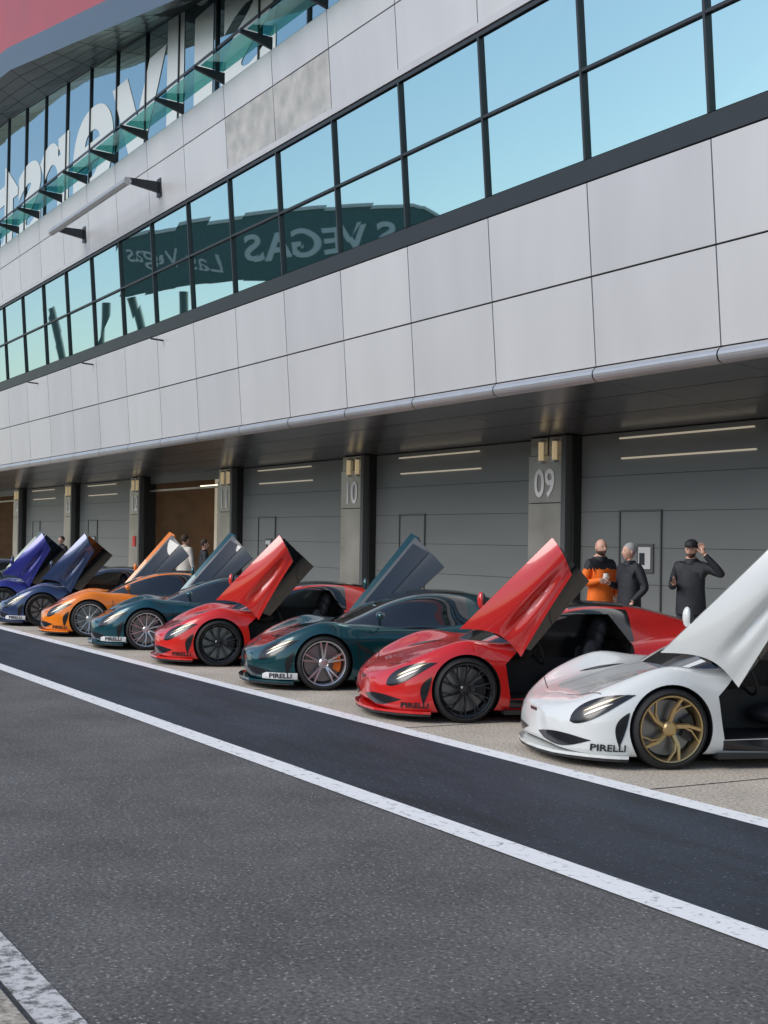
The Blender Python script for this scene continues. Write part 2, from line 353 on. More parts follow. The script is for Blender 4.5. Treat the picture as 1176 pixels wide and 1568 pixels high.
# ------------------------------------------------ CAR
def crom(P,n):
    P=np.asarray(P,float); k=len(P)
    E=np.concatenate([[2*P[0]-P[1]],P,[2*P[-1]-P[-2]]])
    out=[]
    for t in np.linspace(0,k-1,n):
        i=min(int(t),k-2); u=t-i; a,b,c,d=E[i],E[i+1],E[i+2],E[i+3]
        out.append(.5*((2*b)+(-a+c)*u+(2*a-5*b+4*c-d)*u*u+(-a+3*b-3*c+d)*u**3))
    return np.array(out)
ST=[(2.21,[(0,.19),(.20,.19),(.30,.20),(.36,.27),(.34,.34),(.28,.40),(.16,.43),(0,.44)]),
(2.14,[(0,.14),(.36,.14),(.52,.15),(.57,.26),(.54,.37),(.45,.455),(.28,.485),(0,.495)]),
(1.98,[(0,.12),(.60,.12),(.77,.13),(.80,.27),(.775,.44),(.65,.55),(.38,.555),(0,.56)]),
(1.72,[(0,.12),(.7,.12),(.90,.12),(.925,.32),(.90,.56),(.77,.70),(.42,.64),(0,.63)]),
(1.335,[(0,.13),(.7,.13),(.93,.14),(.955,.45),(.94,.71),(.81,.835),(.46,.74),(0,.71)]),
(.95,[(0,.13),(.7,.13),(.90,.14),(.93,.42),(.915,.665),(.80,.80),(.5,.79),(0,.77)]),
(.5,[(0,.13),(.7,.13),(.90,.13),(.85,.34),(.90,.61),(.80,.765),(.5,.83),(0,.85)]),
(0,[(0,.13),(.7,.13),(.91,.13),(.825,.31),(.92,.58),(.81,.76),(.5,.82),(0,.84)]),
(-.5,[(0,.13),(.7,.13),(.93,.13),(.865,.34),(.95,.62),(.83,.80),(.5,.84),(0,.86)]),
(-.95,[(0,.13),(.7,.13),(.95,.14),(.955,.42),(.98,.71),(.85,.87),(.5,.87),(0,.88)]),
(-1.335,[(0,.13),(.7,.13),(.95,.15),(.985,.45),(.975,.75),(.85,.905),(.5,.88),(0,.88)]),
(-1.75,[(0,.17),(.7,.17),(.93,.19),(.965,.45),(.945,.75),(.83,.895),(.5,.885),(0,.88)]),
(-2.05,[(0,.24),(.6,.24),(.86,.27),(.90,.46),(.88,.71),(.78,.85),(.5,.87),(0,.87)]),
(-2.17,[(0,.32),(.5,.32),(.78,.35),(.82,.48),(.81,.66),(.72,.79),(.5,.83),(0,.83)])]
GH=[(1.06,[(0,.60),(.45,.62),(.62,.70),(.56,.745),(.42,.77),(0,.785)]),
(.78,[(0,.60),(.5,.62),(.74,.72),(.68,.82),(.52,.895),(0,.92)]),
(.38,[(0,.60),(.6,.62),(.80,.72),(.73,.90),(.54,1.065),(0,1.10)]),
(0,[(0,.60),(.6,.62),(.82,.72),(.73,.95),(.53,1.16),(0,1.20)]),
(-.38,[(0,.60),(.6,.62),(.81,.72),(.72,.96),(.52,1.175),(0,1.215)]),
(-.8,[(0,.60),(.6,.62),(.78,.76),(.65,.95),(.45,1.13),(0,1.175)]),
(-1.25,[(0,.60),(.5,.64),(.70,.80),(.54,.93),(.37,1.03),(0,1.07)]),
(-1.75,[(0,.60),(.4,.70),(.55,.84),(.42,.875),(.28,.91),(0,.93)])]
def loft(ST,nu,nv):
    A=np.array([[ (x,y,z) for (y,z) in pts] for x,pts in ST])
    A=crom(A,nu); A=np.swapaxes(crom(np.swapaxes(A,0,1),nv),0,1)
    A[:,:,1]=np.maximum(A[:,:,1],0); A[:,0,1]=0; A[:,-1,1]=0
    V=[];F=[]
    ring=2*(nv-1)
    for i in range(nu):
        half=[tuple(p) for p in A[i]]
        V+=half+[(p[0],-p[1],p[2]) for p in half[-2:0:-1]]
    for i in range(nu-1):
        for j in range(ring):
            a=i*ring+j; b=i*ring+(j+1)%ring
            F.append((a,a+ring,b+ring,b))
    F.append(tuple(range(ring))); F.append(tuple(range((nu-1)*ring,nu*ring))[::-1])
    bm=bmesh.new(); me=bpy.data.meshes.new('loft'); me.from_pydata(V,[],F); bm.from_mesh(me); bmesh.ops.recalc_face_normals(bm,faces=bm.faces); bm.to_mesh(me); bm.free()
    return me
dummy=[mat('slot0',(.5,.5,.5)),mat('slot1',(.01,.01,.01)),mat('slot2',(.02,.02,.02))]
def apply(o):
    dg=bpy.context.evaluated_depsgraph_get(); dg.update(); me=bpy.data.meshes.new_from_object(o.evaluated_get(dg)); return me
def prism(pts,y0,y1):
    b=MB(); n=len(pts)
    for y in (y0,y1): b.v+=[(x,y,z) for x,z in pts]
    for k_ in range(n): b.f.append((k_,(k_+1)%n,n+(k_+1)%n,n+k_))
    b.f.append(tuple(range(n))[::-1]); b.f.append(tuple(range(n,2*n))); return b
def cutter_cyl(x,z,r,y0,y1):
    n=48; return prism([(x+r*math.cos(2*math.pi*k_/n),z+r*math.sin(2*math.pi*k_/n)) for k_ in range(n)],y0,y1)
def cutobj(b):
    me=bpy.data.meshes.new('cut'); me.from_pydata(b.v,[],b.f)
    for d in dummy: me.materials.append(d)
    for p in me.polygons: p.material_index=1
    bm=bmesh.new(); bm.from_mesh(me); bmesh.ops.recalc_face_normals(bm,faces=bm.faces); bm.to_mesh(me); bm.free()
    o=bpy.data.objects.new('cut',me); sc.collection.objects.link(o); return o
def booled(me,cutters,add=True):
    if add:
        for d in dummy: me.materials.append(d)
    o=bpy.data.objects.new('tmp',me); sc.collection.objects.link(o); cs=[]
    for c in cutters:
        co=cutobj(c); cs.append(co); md=o.modifiers.new('b','BOOLEAN'); md.operation='DIFFERENCE'; md.solver='EXACT'; md.object=co
    r=apply(o)
    for c in cs: bpy.data.objects.remove(c)
    bpy.data.objects.remove(o)
    return r
body0=loft(ST,90,44)
for p in body0.polygons: p.use_smooth=True
bm=bmesh.new(); bm.from_mesh(body0); BV=BVHTree.FromBMesh(bm); bm.free()
gh0=loft(GH,60,36)
arch=[cutter_cyl(1.335,.335,.365,y0,y1) for y0,y1 in ((.58,1.3),(-1.3,-.58))]+[cutter_cyl(-1.335,.35,.375,y0,y1) for y0,y1 in ((.58,1.3),(-1.3,-.58))]
dooropen=prism([(.86,.24),(.92,.60),(.70,.80),(.45,.98),(.05,1.10),(-.30,1.10),(-.50,.80),(-.42,.24)],.22,1.4)
body_c=booled(body0.copy(),arch); body_o=booled(body0.copy(),arch+[dooropen])
def ghmat(me):
    for d in dummy: me.materials.append(d)
    for p in me.polygons:
        p.use_smooth=True
        c=p.center; x,y,z=c; ay=abs(y)
        ye=np.interp(x,[-1.75,-1.25,-.8,-.38,0,.38,.78,1.06],[.28,.37,.45,.52,.53,.54,.52,.42])
        mi=2
        if abs(ay-ye)<.045 and z>.77: mi=0
        if x<-.62 and ay>ye-.02: mi=0
        if z<.70: mi=1
        if -.55<x<.12 and ay<ye: mi=1
        if -.62<x<-.55 : mi=0 if ay>ye-.05 else 1
        p.material_index=mi
    return me
gh_c=ghmat(gh0.copy())
gh_o=booled(ghmat(gh0.copy()),[dooropen],False)
for m_ in (body_c,body_o,gh_c,gh_o):
    m_.set_sharp_from_angle(angle=R(32))
def setmats(me,ms):
    idx=[p.material_index for p in me.polygons]
    me.materials.clear()
    for m_ in ms: me.materials.append(m_)
    me.polygons.foreach_set('material_index',idx); me.update()
def decal(cen,d,ua,L,wf,n=16,mm=6,off=.005):
    cen=Vector(cen); d=Vector(d).normalized(); ua=Vector(ua); ua=(ua-d*ua.dot(d)).normalized(); va=d.cross(ua)
    V=[];F=[]; hit=[]
    for i in range(n+1):
        u=i/n; w=wf(u)
        for j in range(mm+1):
            v=(j/mm-.5)*2
            P=cen+ua*(u-.5)*L+va*(v*w[1] if v>0 else v*w[0])
            h=BV.ray_cast(P-d*1.5,d)
            hit.append(h[0] is not None)
            q=(h[0]-d*off) if h[0] else P
            V.append(tuple(q))
    for i in range(n):
        for j in range(mm):
            a=i*(mm+1)+j; q=(a,a+1,a+mm+2,a+mm+1)
            if all(hit[t] for t in q): F.append(q)
    return V,F
def mirr(V,F): return [(x,-y,z) for x,y,z in V],[f[::-1] for f in F]
def tomesh(name,parts,mats):
    V=[];F=[];MI=[]
    for (v,f,mi) in parts:
        o=len(V); V+=v; F+=[tuple(o+a for a in q) for q in f]; MI+=[mi]*len(f)
    me=bpy.data.meshes.new(name); me.from_pydata(V,[],F)
    for m_ in mats: me.materials.append(m_)
    me.polygons.foreach_set('material_index',MI); me.polygons.foreach_set('use_smooth',[True]*len(F)); me.update(); return me
M['blk']=mat('gloss_black',(.012,.012,.014),.2,coat=.3)
M['mblk']=mat('matt_black',(.02,.02,.021),.5)
M['slate']=mat('door_inner_slate',(.035,.045,.058),.35,coat=.2)
M['carglass']=mat('car_glass',(.01,.014,.016),.03,coat=1,spec=.8)
M['tyre']=mat('tyre_rubber',(.018,.018,.019),.75,bump=.1)
M['disc']=mat('brake_disc',(.25,.25,.25),.35,.9)
M['led']=mat('headlamp_led',(.85,.85,.8),.2,emit=((1,.95,.85),.3))
M['hl']=mat('headlamp_gold',(.45,.38,.25),.2,.8)
M['redint']=mat('red_leather',(.35,.02,.025),.5)
M['dint']=mat('dark_leather',(.03,.03,.033),.6)
dec=[]
def both(VF,mi): 
    V,F=VF; dec.append((V,F,mi)); dec.append((*mirr(V,F),mi))
hd=(-.40,-.80,-.40)
tear=lambda a,b,e=.8:(lambda u:(a*max(.02,math.sin(math.pi*u**e)),b*max(.02,math.sin(math.pi*u**e))))
ha=(-1,.25,.30)
both(decal((1.88,.78,.50),hd,ha,.58,tear(.090,.078,.62),24,8),0)
both(decal((1.84,.79,.535),hd,ha,.42,tear(.006,.010),off=.010),2)
both(decal((1.91,.78,.475),hd,ha,.26,tear(.010,.010),off=.012),1)
both(decal((1.74,.92,.33),(-.15,-1,0),(.30,0,-1),.30,tear(.01,.075,.9)),0)
both(decal((-.72,.95,.60),(0,-1,-.1),(-1,0,.35),.50,tear(.05,.10,1.2)),0)
both(decal((.22,.9,.19),(0,-1,0),(-1,0,0),1.3,lambda u:(.045,.04+.04*u)),0)
DL=[decal((.2,.9,.44),(0,-1,0),(-1,0,.12),1.05,lambda u:(.004,.004)),decal((.90,.9,.45),(0,-1,0),(.1,0,1),.46,lambda u:(.004,.004)),decal((-.45,.9,.50),(0,-1,0),(-.3,0,1),.55,lambda u:(.004,.004)),decal((.80,.9,.50),(0,-1,0),(-1,0,-.6),.36,tear(.02,.035,1.0))]
both(decal((1.42,.44,.8),(0,0,-1),(-1,-.18,0),.42,tear(.03,.035,.9)),0)
both(decal((1.50,.27,.8),(0,0,-1),(-1,.2,0),.9,lambda u:(.003,.003)),3)
both(decal((1.94,.5,.8),(0,0,-1),(.25,-1,0),.5,lambda u:(.003,.003)),3)
both(decal((2.08,.46,.235),(-1,-.45,0),(-.45,1,0),.70,tear(.040,.075,1.0)),0)
V,F=decal((2.2,0,.40),(-1,0,-.5),(0,1,0),.16,lambda u:(.012,.012)); dec.append((V,F,0))
V,F=decal((-2.2,0,.62),(1,0,0),(0,1,0),1.45,lambda u:(.15,.12)); dec.append((V,F,0))
tm=[M['blk'],M['led'],M['hl'],M['joint']]
decal_o=tomesh('car_trim',dec,tm)
for d_ in DL: both(d_,3)
decal_c=tomesh('car_trim_closed',dec,tm)
Pslot=mat('slotpaint',(.5,.5,.5))
lo=MB()
outl=[(2.27,0),(2.255,.22),(2.20,.48),(2.12,.62),(2.0,.77),(1.88,.87),(1.78,.925),(1.71,.945),(1.69,.90),(1.69,0)]
full=outl+[(x,-y) for x,y in outl[-2:0:-1]]
def plate3(z0,z1,sc_,m):
    i=len(lo.v); n_=len(full); kx=lo.mi(m)
    lo.v+=[(1.7+(x-1.7)*sc_,y*sc_,z0) for x,y in full]+[(1.7+(x-1.7)*sc_,y*sc_,z1) for x,y in full]
    for a in range(n_): lo.f.append((i+a,i+(a+1)%n_,i+n_+(a+1)%n_,i+n_+a)); lo.m.append(kx)
    lo.f.append(tuple(range(i,i+n_))[::-1]); lo.m.append(kx); lo.f.append(tuple(range(i+n_,i+2*n_))); lo.m.append(kx)
plate3(.070,.093,.985,M['mblk']); plate3(.095,.120,1.0,Pslot)
for sg_ in (1,-1):
    y0,y1=sorted((sg_*.80,sg_*.955)); lo.box(-.92,.93,y0,y1,.085,.125,M['mblk'])
lo.box(-2.12,-1.75,-.7,.7,.12,.26,M['mblk'])
lo.box(-1.9,1.9,-.55,.55,.09,.13,M['mblk'])
# rear wing lip
lo.hexa([(-2.16,-.72,.885),(-1.88,-.72,.90),(-1.88,.72,.90),(-2.16,.72,.885)],[(-2.20,-.72,.955),(-1.90,-.72,.925),(-1.90,.72,.925),(-2.20,.72,.955)],Pslot)
_t=lo.obj('tmp'); low_me=_t.data; bpy.data.objects.remove(_t)
def lathe(prof,n,mi,V,F,MI):
    o=len(V)
    for k_ in range(n):
        t=2*math.pi*k_/n
        for r,y in prof: V.append((r*math.cos(t),y,r*math.sin(t)))
    m_=len(prof)
    for k_ in range(n):
        for j in range(m_-1):
            a=o+k_*m_+j; b=o+((k_+1)%n)*m_+j
            F.append((a,b,b+1,a+1)); MI.append(mi)
def wheel_mesh(name,rt,rr,w,rimmat,style,calmat):
    V=[];F=[];MI=[]
    hw=w/2
    lathe([(rr,-hw+.01),(rt-.05,-hw),(rt-.012,-hw+.02),(rt,-hw+.045),(rt,hw-.045),(rt-.012,hw-.02),(rt-.04,hw),(rr+.012,hw-.005),(rr,hw-.02)],56,0,V,F,MI)
    lathe([(rr+.002,hw-.018),(rr-.004,hw-.004),(rr-.016,hw-.008),(rr-.024,hw-.05),(rr-.035,-hw+.02)],56,1,V,F,MI)
    lathe([(rr-.05,hw-.13),(rr-.10,hw-.132),(.05,hw-.132)],40,2,V,F,MI)
    lathe([(.062,hw-.13),(.062,hw-.045),(.045,hw-.03),(.0,hw-.028)],24,1,V,F,MI)
    lathe([(rr-.03,hw-.16),(0,hw-.16)],24,3,V,F,MI)
    def spoke(a0,a1,r0,r1,w0,w1,y0,y1,th=.022):
        o=len(V)
        for (a,r,wd,y) in ((a0,r0,w0,y0),((a0+a1)/2,(r0+r1)/2,(w0+w1)/2,(y0+y1)/2+.008),(a1,r1,w1,y1)):
            c=Vector((r*math.cos(a),0,r*math.sin(a))); tn=Vector((-math.sin(a),0,math.cos(a)))
            for sx_,yy in ((-1,y-th),(-.6,y),(.6,y),(1,y-th)):
                p=c+tn*wd*.5*sx_; V.append((p.x,yy,p.z))
        for k_ in range(2):
            for j in range(4):
                a=o+k_*4+j; b=o+k_*4+(j+1)%4; F.append((a,b,b+4,a+4)); MI.append(1)
    ns=5 if style!='ten' else 10
    for s in range(ns):
        a=2*math.pi*s/ns+.3
        if style=='ten':
            spoke(a,a+.05,.05,rr-.012,.035,.018,hw-.04,hw-.014); spoke(a+.02,a+.28,.13,rr-.012,.016,.014,hw-.034,hw-.014)
        elif style=='twist':
            spoke(a,a+.38,.045,rr-.012,.055,.034,hw-.045,hw-.012); spoke(a+.12,a+.75,.10,rr-.012,.028,.022,hw-.04,hw-.014); 
        else:
            spoke(a-.10,a-.16,.05,rr-.012,.036,.026,hw-.04,hw-.012); spoke(a+.10,a+.16,.05,rr-.012,.036,.026,hw-.04,hw-.012)
    o=len(V)
    for k_ in range(7):
        t=R(-30+60*k_/6)
        for r,y in ((.13,hw-.15),(.225,hw-.15),(.225,hw-.075),(.13,hw-.075)): V.append((-r*math.cos(t),y,r*math.sin(t)))
    for k_ in range(6):
        for j in range(4):
            a=o+k_*4+j; b=o+k_*4+(j+1)%4; F.append((a,b,b+4,a+4)); MI.append(4)
    F.append(tuple(o+j for j in range(4))); MI.append(4); F.append(tuple(o+24+j for j in range(4))); MI.append(4)
    me=bpy.data.meshes.new(name); me.from_pydata(V,[],F)
    for m_ in (M['tyre'],rimmat,M['disc'],M['mblk'],calmat): me.materials.append(m_)
    me.polygons.foreach_set('material_index',MI); me.polygons.foreach_set('use_smooth',[True]*len(F)); me.update(); me.set_sharp_from_angle(angle=R(35)); return me
def patch(A,B_,C,D,nu,nv,f,th,V,F,MI,mo,mi_,outline=None,ysign=1):
    A,B_,C,D=map(Vector,(A,B_,C,D)); nrm=(B_-A).cross(D-A).normalized()
    if nrm.y*ysign<0: nrm=-nrm
    o=len(V); 
    for side in (0,1):
        for i in range(nu+1):
            for j in range(nv+1):
                u=i/nu; v=j/nv
                uu,vv=outline(u,v) if outline else (u,v)
                p=A.lerp(B_,uu).lerp(D.lerp(C,uu),vv)+nrm*(f(u,v)-(th if side else 0)); V.append(tuple(p))
    N=(nu+1)*(nv+1)
    for i in range(nu):
        for j in range(nv):
            a=o+i*(nv+1)+j; F.append((a,a+1,a+nv+2,a+nv+1)); MI.append(mo); F.append((N+a,N+a+nv+1,N+a+nv+2,N+a+1)); MI.append(mi_)
    for i in range(nu):
        for j in (0,nv):
            a=o+i*(nv+1)+j; F.append((a,a+nv+1,N+a+nv+1,N+a)); MI.append(mo)
    for j in range(nv):
        for i in (0,nu):
            a=o+i*(nv+1)+j; F.append((a,a+1,N+a+1,N+a)); MI.append(mo)
def ellips(c,r,V,F,MI,mi,n=16,m_=10):
    o=len(V)
    for i in range(m_+1):
        ph=math.pi*i/m_
        for j in range(n):
            t=2*math.pi*j/n; V.append((c[0]+r[0]*math.sin(ph)*math.cos(t),c[1]+r[1]*math.sin(ph)*math.sin(t),c[2]+r[2]*math.cos(ph)))
    for i in range(m_):
        for j in range(n):
            a=o+i*n+j; b=o+i*n+(j+1)%n; F.append((a,a+n,b+n,b)); MI.append(mi)
def rod(p0,p1,r,V,F,MI,mi):
    b=MB(); tube(b,p0,p1,r,M['blk'],8); o=len(V); V+=b.v; F+=[tuple(o+a for a in q) for q in b.f]; MI+=[mi]*len(b.f)
def door_mesh(kind):
    V=[];F=[];MI=[]
    bul=lambda u,v:.06*math.sin(math.pi*min(1,v*1.1))*(.6+.4*u)-.055*math.exp(-((v-.60-.12*u)/.09)**2)*math.sin(math.pi*min(1,u*1.05))+.02*math.sin(math.pi*u)
    def outl(u,v):
        uu=u*(1-.10*v*v)+(.10*math.sin(math.pi*v))*(1-u); 
        return uu,v*(1-.22*u)
    if kind=='near':
        patch((1.38,.80,.95),(.52,1.16,1.90),(.20,1.30,1.53),(.78,1.0,.68),20,20,bul,.05,V,F,MI,0,1,outl)
        patch((1.02,.78,.90),(.44,1.02,1.86),(-.16,.74,1.58),(.58,.70,.72),14,6,lambda u,v:.03*math.sin(math.pi*v),.04,V,F,MI,2,1,lambda u,v:(u*(1-.15*v),v))
        ellips((1.17,.84,1.25),(.035,.05,.085),V,F,MI,0); ellips((1.15,.85,1.25),(.028,.045,.075),V,F,MI,1)
        rod((1.10,.92,1.05),(1.16,.86,1.20),.016,V,F,MI,0)
    else:
        patch((.62,-.80,.90),(-.24,-1.02,1.88),(-.66,-.62,1.58),(.18,-.66,.80),16,8,lambda u,v:-.04*math.sin(math.pi*v),.05,V,F,MI,4,4,lambda u,v:(u*(1-.12*v),v),-1)
        # inner trim: window recess and pull handle on the cabin side
        patch((.50,-.78,.98),(-.20,-.97,1.78),(-.38,-.80,1.66),(.30,-.72,.93),10,4,lambda u,v:-.075,.015,V,F,MI,2,2,None,-1)
        patch((.68,-.86,.86),(-.22,-1.10,1.92),(-.32,-1.03,1.86),(.58,-.79,.84),10,2,lambda u,v:0,.07,V,F,MI,0,0,None,-1)
        ellips((.47,-.92,1.25),(.035,.06,.08),V,F,MI,0); rod((.42,-.9,1.08),(.47,-.92,1.22),.016,V,F,MI,0)
    return V,F,MI
DM={k_:door_mesh(k_) for k_ in ('near','far')}
def mirror_mesh(sg_):
    V=[];F=[];MI=[]
    ellips((.66,sg_*1.0,.925),(.055,.10,.05),V,F,MI,0); ellips((.635,sg_*1.0,.925),(.04,.085,.04),V,F,MI,3); rod((.62,sg_*.80,.80),(.66,sg_*.95,.90),.018,V,F,MI,2)
    return V,F,MI
def seat_mesh():
    V=[];F=[];MI=[]
    for sy in (.37,-.37):
        ellips((.10,sy,.38),(.26,.22,.10),V,F,MI,0); 
        for k_ in range(6):
            t=k_/5; ellips((-.12-.18*t,sy,.42+.52*t),(.09,.22-.07*t,.13),V,F,MI,0)
        ellips((-.32,sy,.98),(.06,.11,.09),V,F,MI,1)
        for e in (-1,1): ellips((-.14,sy+e*.19,.62),(.10,.05,.20),V,F,MI,1)
    ellips((.62,0,.68),(.20,.70,.10),V,F,MI,1)
    for k_ in range(16):
        a,b=2*math.pi*k_/16,2*math.pi*(k_+1)/16
        rod((.40+.06*math.sin(a),.37+.17*math.cos(a),.70+.15*math.sin(a)),(.40+.06*math.sin(b),.37+.17*math.cos(b),.70+.15*math.sin(b)),.014,V,F,MI,1)
    return V,F,MI
SEAT=seat_mesh()
def fin(name,VFM,mats,parent):
    V,F,MI=VFM
    me=bpy.data.meshes.new(name); me.from_pydata(V,[],F)
    for m_ in mats: me.materials.append(m_)
    me.polygons.foreach_set('material_index',MI); me.polygons.foreach_set('use_smooth',[True]*len(F)); me.update(); me.set_sharp_from_angle(angle=R(40))
    return newobj(name,me,parent)
def sticker(body,size,cx,cz):
    c=bpy.data.curves.new('st','FONT'); c.body=body; c.size=size; c.align_x='CENTER'; c.align_y='CENTER'; c.offset=.002; c.resolution_u=2
    o=bpy.data.objects.new('st',c); sc.collection.objects.link(o); bpy.context.view_layer.update(); me=bpy.data.meshes.new_from_object(o); bpy.data.objects.remove(o)
    bm=bmesh.new(); bm.from_mesh(me); bmesh.ops.triangulate(bm,faces=bm.faces); bmesh.ops.subdivide_edges(bm,edges=[e for e in bm.edges if e.calc_length()>.03],cuts=2)
    for v in bm.verts:
        x=cx-v.co.x*1.1; z=cz+v.co.y
        h=BV.ray_cast(Vector((x,2,z)),Vector((0,-1,0)))
        v.co=Vector((x,(h[0].y if h[0] else .9)+.012,z))
    bm.to_mesh(me); bm.free(); return me
ST1=sticker('PIRELLI',.078,1.86,.178)
plateVF=decal((1.86,.9,.178),(0,-1,0),(-1,0,0),.40,lambda u:(.040,.040),off=.005)
PHI=R(17); KS=.935
CARANG=math.atan2(-math.cos(PHI),-math.sin(PHI))
def paint(name,col,metal=.0,rough=.22):
    return mat(name,col,rough,metal,coat=1.0,var=.05,vscale=600)
def car(s,pcol,kind,rim,style,cal,plate=None,stick=(.01,.01,.01),seat='dint',metal=0.0,jit=0):
    P=paint('car_paint',pcol,metal)
    W=Vector((-s,7.13,0)); a=CARANG+jit
    Fj=Vector((math.cos(a),math.sin(a),0)); Lj=Vector((-math.sin(a),math.cos(a),0))
    org=W-KS*1.335*Fj-KS*.90*Lj
    E=empty('parked_sports_car',org,a); E.scale=(KS,KS,KS)
    bmx=(body_o if kind=='near' else body_c).copy(); setmats(bmx,(P,M['mblk'],M['carglass']))
    newobj('body',bmx,E)
    gmx=(gh_o if kind=='near' else gh_c).copy(); setmats(gmx,(P,M['blk'],M['carglass']))
    newobj('cabin',gmx,E)
    lm=low_me.copy(); lm.materials[1]=P
    newobj('trim',decal_o if kind=='near' else decal_c,E); newobj('splitter_and_skirts',lm,E)
    ms=[P,M['mblk'],M['carglass'],M['steel'],M['slate']]
    if kind=='near': fin('open_door',DM['near'],ms,E)
    else:
        fin('open_door',DM['far'],ms,E); fin('wing_mirror',mirror_mesh(1),ms,E)
    fin('seats',SEAT,[M[seat],M['dint']],E)
    wf=wheel_mesh('wheel',.335,.278,.25,rim,style,cal); wr=wheel_mesh('wheel_rear',.35,.29,.30,rim,style,cal)
    for nm,me,x,z in (('front_wheel',wf,1.335,.335),('rear_wheel',wr,-1.335,.35)):
        o=newobj(nm,me,E); o.location=(x,.82,z)
        o=newobj(nm,me,E); o.location=(x,-.82,z); o.rotation_euler[2]=math.pi
    if plate:
        V,F=plateVF; me=bpy.data.meshes.new('sticker_plate'); me.from_pydata(V,[],F); me.materials.append(plate); newobj('sticker_plate',me,E)
    sm=ST1.copy(); sm.materials.clear(); sm.materials.append(mat('sticker',stick,.4)); newobj('sticker',sm,E)
    return E
gold=mat('rim_gold',(.55,.40,.20),.28,.85); rblk=mat('rim_black',(.015,.015,.017),.25,.3,coat=.5); rsil=mat('rim_silver',(.6,.6,.62),.25,.85)
cb=mat('caliper_black',(.02,.02,.02),.4); co_=mat('caliper_orange',(.8,.16,.02),.4)
Wp=mat('plate_white',(.75,.75,.75),.5)
car(8.29,(.72,.735,.72),'near',gold,'twist',cb)
car(11.22,(.60,.014,.013),'near',rblk,'ten',cb,jit=.01)
car(14.25,(.005,.060,.072),'far',rsil,'twin',co_,plate=Wp,seat='redint',metal=.35)
car(17.4,(.66,.018,.011),'near',rblk,'ten',cb,jit=-.01)
car(20.3,(.005,.072,.095),'far',rsil,'ten',cb,metal=.35,plate=Wp)
car(23.2,(.88,.22,.004),'far',rsil,'ten',cb)
car(26.2,(.03,.055,.14),'near',rblk,'ten',cb,plate=Wp,metal=.3)
car(29.2,(.03,.035,.26),'near',rblk,'ten',cb,metal=.3)
car(32.2,(.02,.06,.05),'far',rblk,'ten',cb,metal=.3)
car(35.2,(.03,.04,.12),'near',rblk,'ten',cb,metal=.3)
car(38.2,(.3,.3,.32),'far',rblk,'ten',cb,metal=.3)
# ------------------------------------------------ PEOPLE
skinM=mat('skin',(.62,.36,.27),.5,var=.05,vscale=20); hairD=mat('hair_dark',(.05,.032,.022),.8); hairG=mat('hair_grey',(.35,.35,.36),.8)
blackJ=mat('jacket_black',(.016,.018,.024),.7,var=.25,vscale=9,bump=.8,bscale=12); orangeJ=mat('jacket_orange',(.9,.17,.01),.7,var=.12,vscale=9,bump=.8,bscale=12)
trou=mat('trousers_dark',(.03,.032,.04),.8,var=.2,vscale=9,bump=.5,bscale=12); shoe=mat('shoes',(.02,.02,.02),.5); creamJ=mat('shirt_cream',(.62,.58,.52),.8,var=.1,vscale=8,bump=.5,bscale=12)
jean=mat('jeans',(.05,.07,.12),.8); eyeM=mat('eye',(.02,.015,.012),.2); cup=mat('paper_cup',(.75,.72,.68),.6); phone=mat('phone',(.01,.01,.012),.1)
lipM=mat('lips',(.45,.18,.14),.5); stub=mat('stubble',(.40,.24,.18),.7)
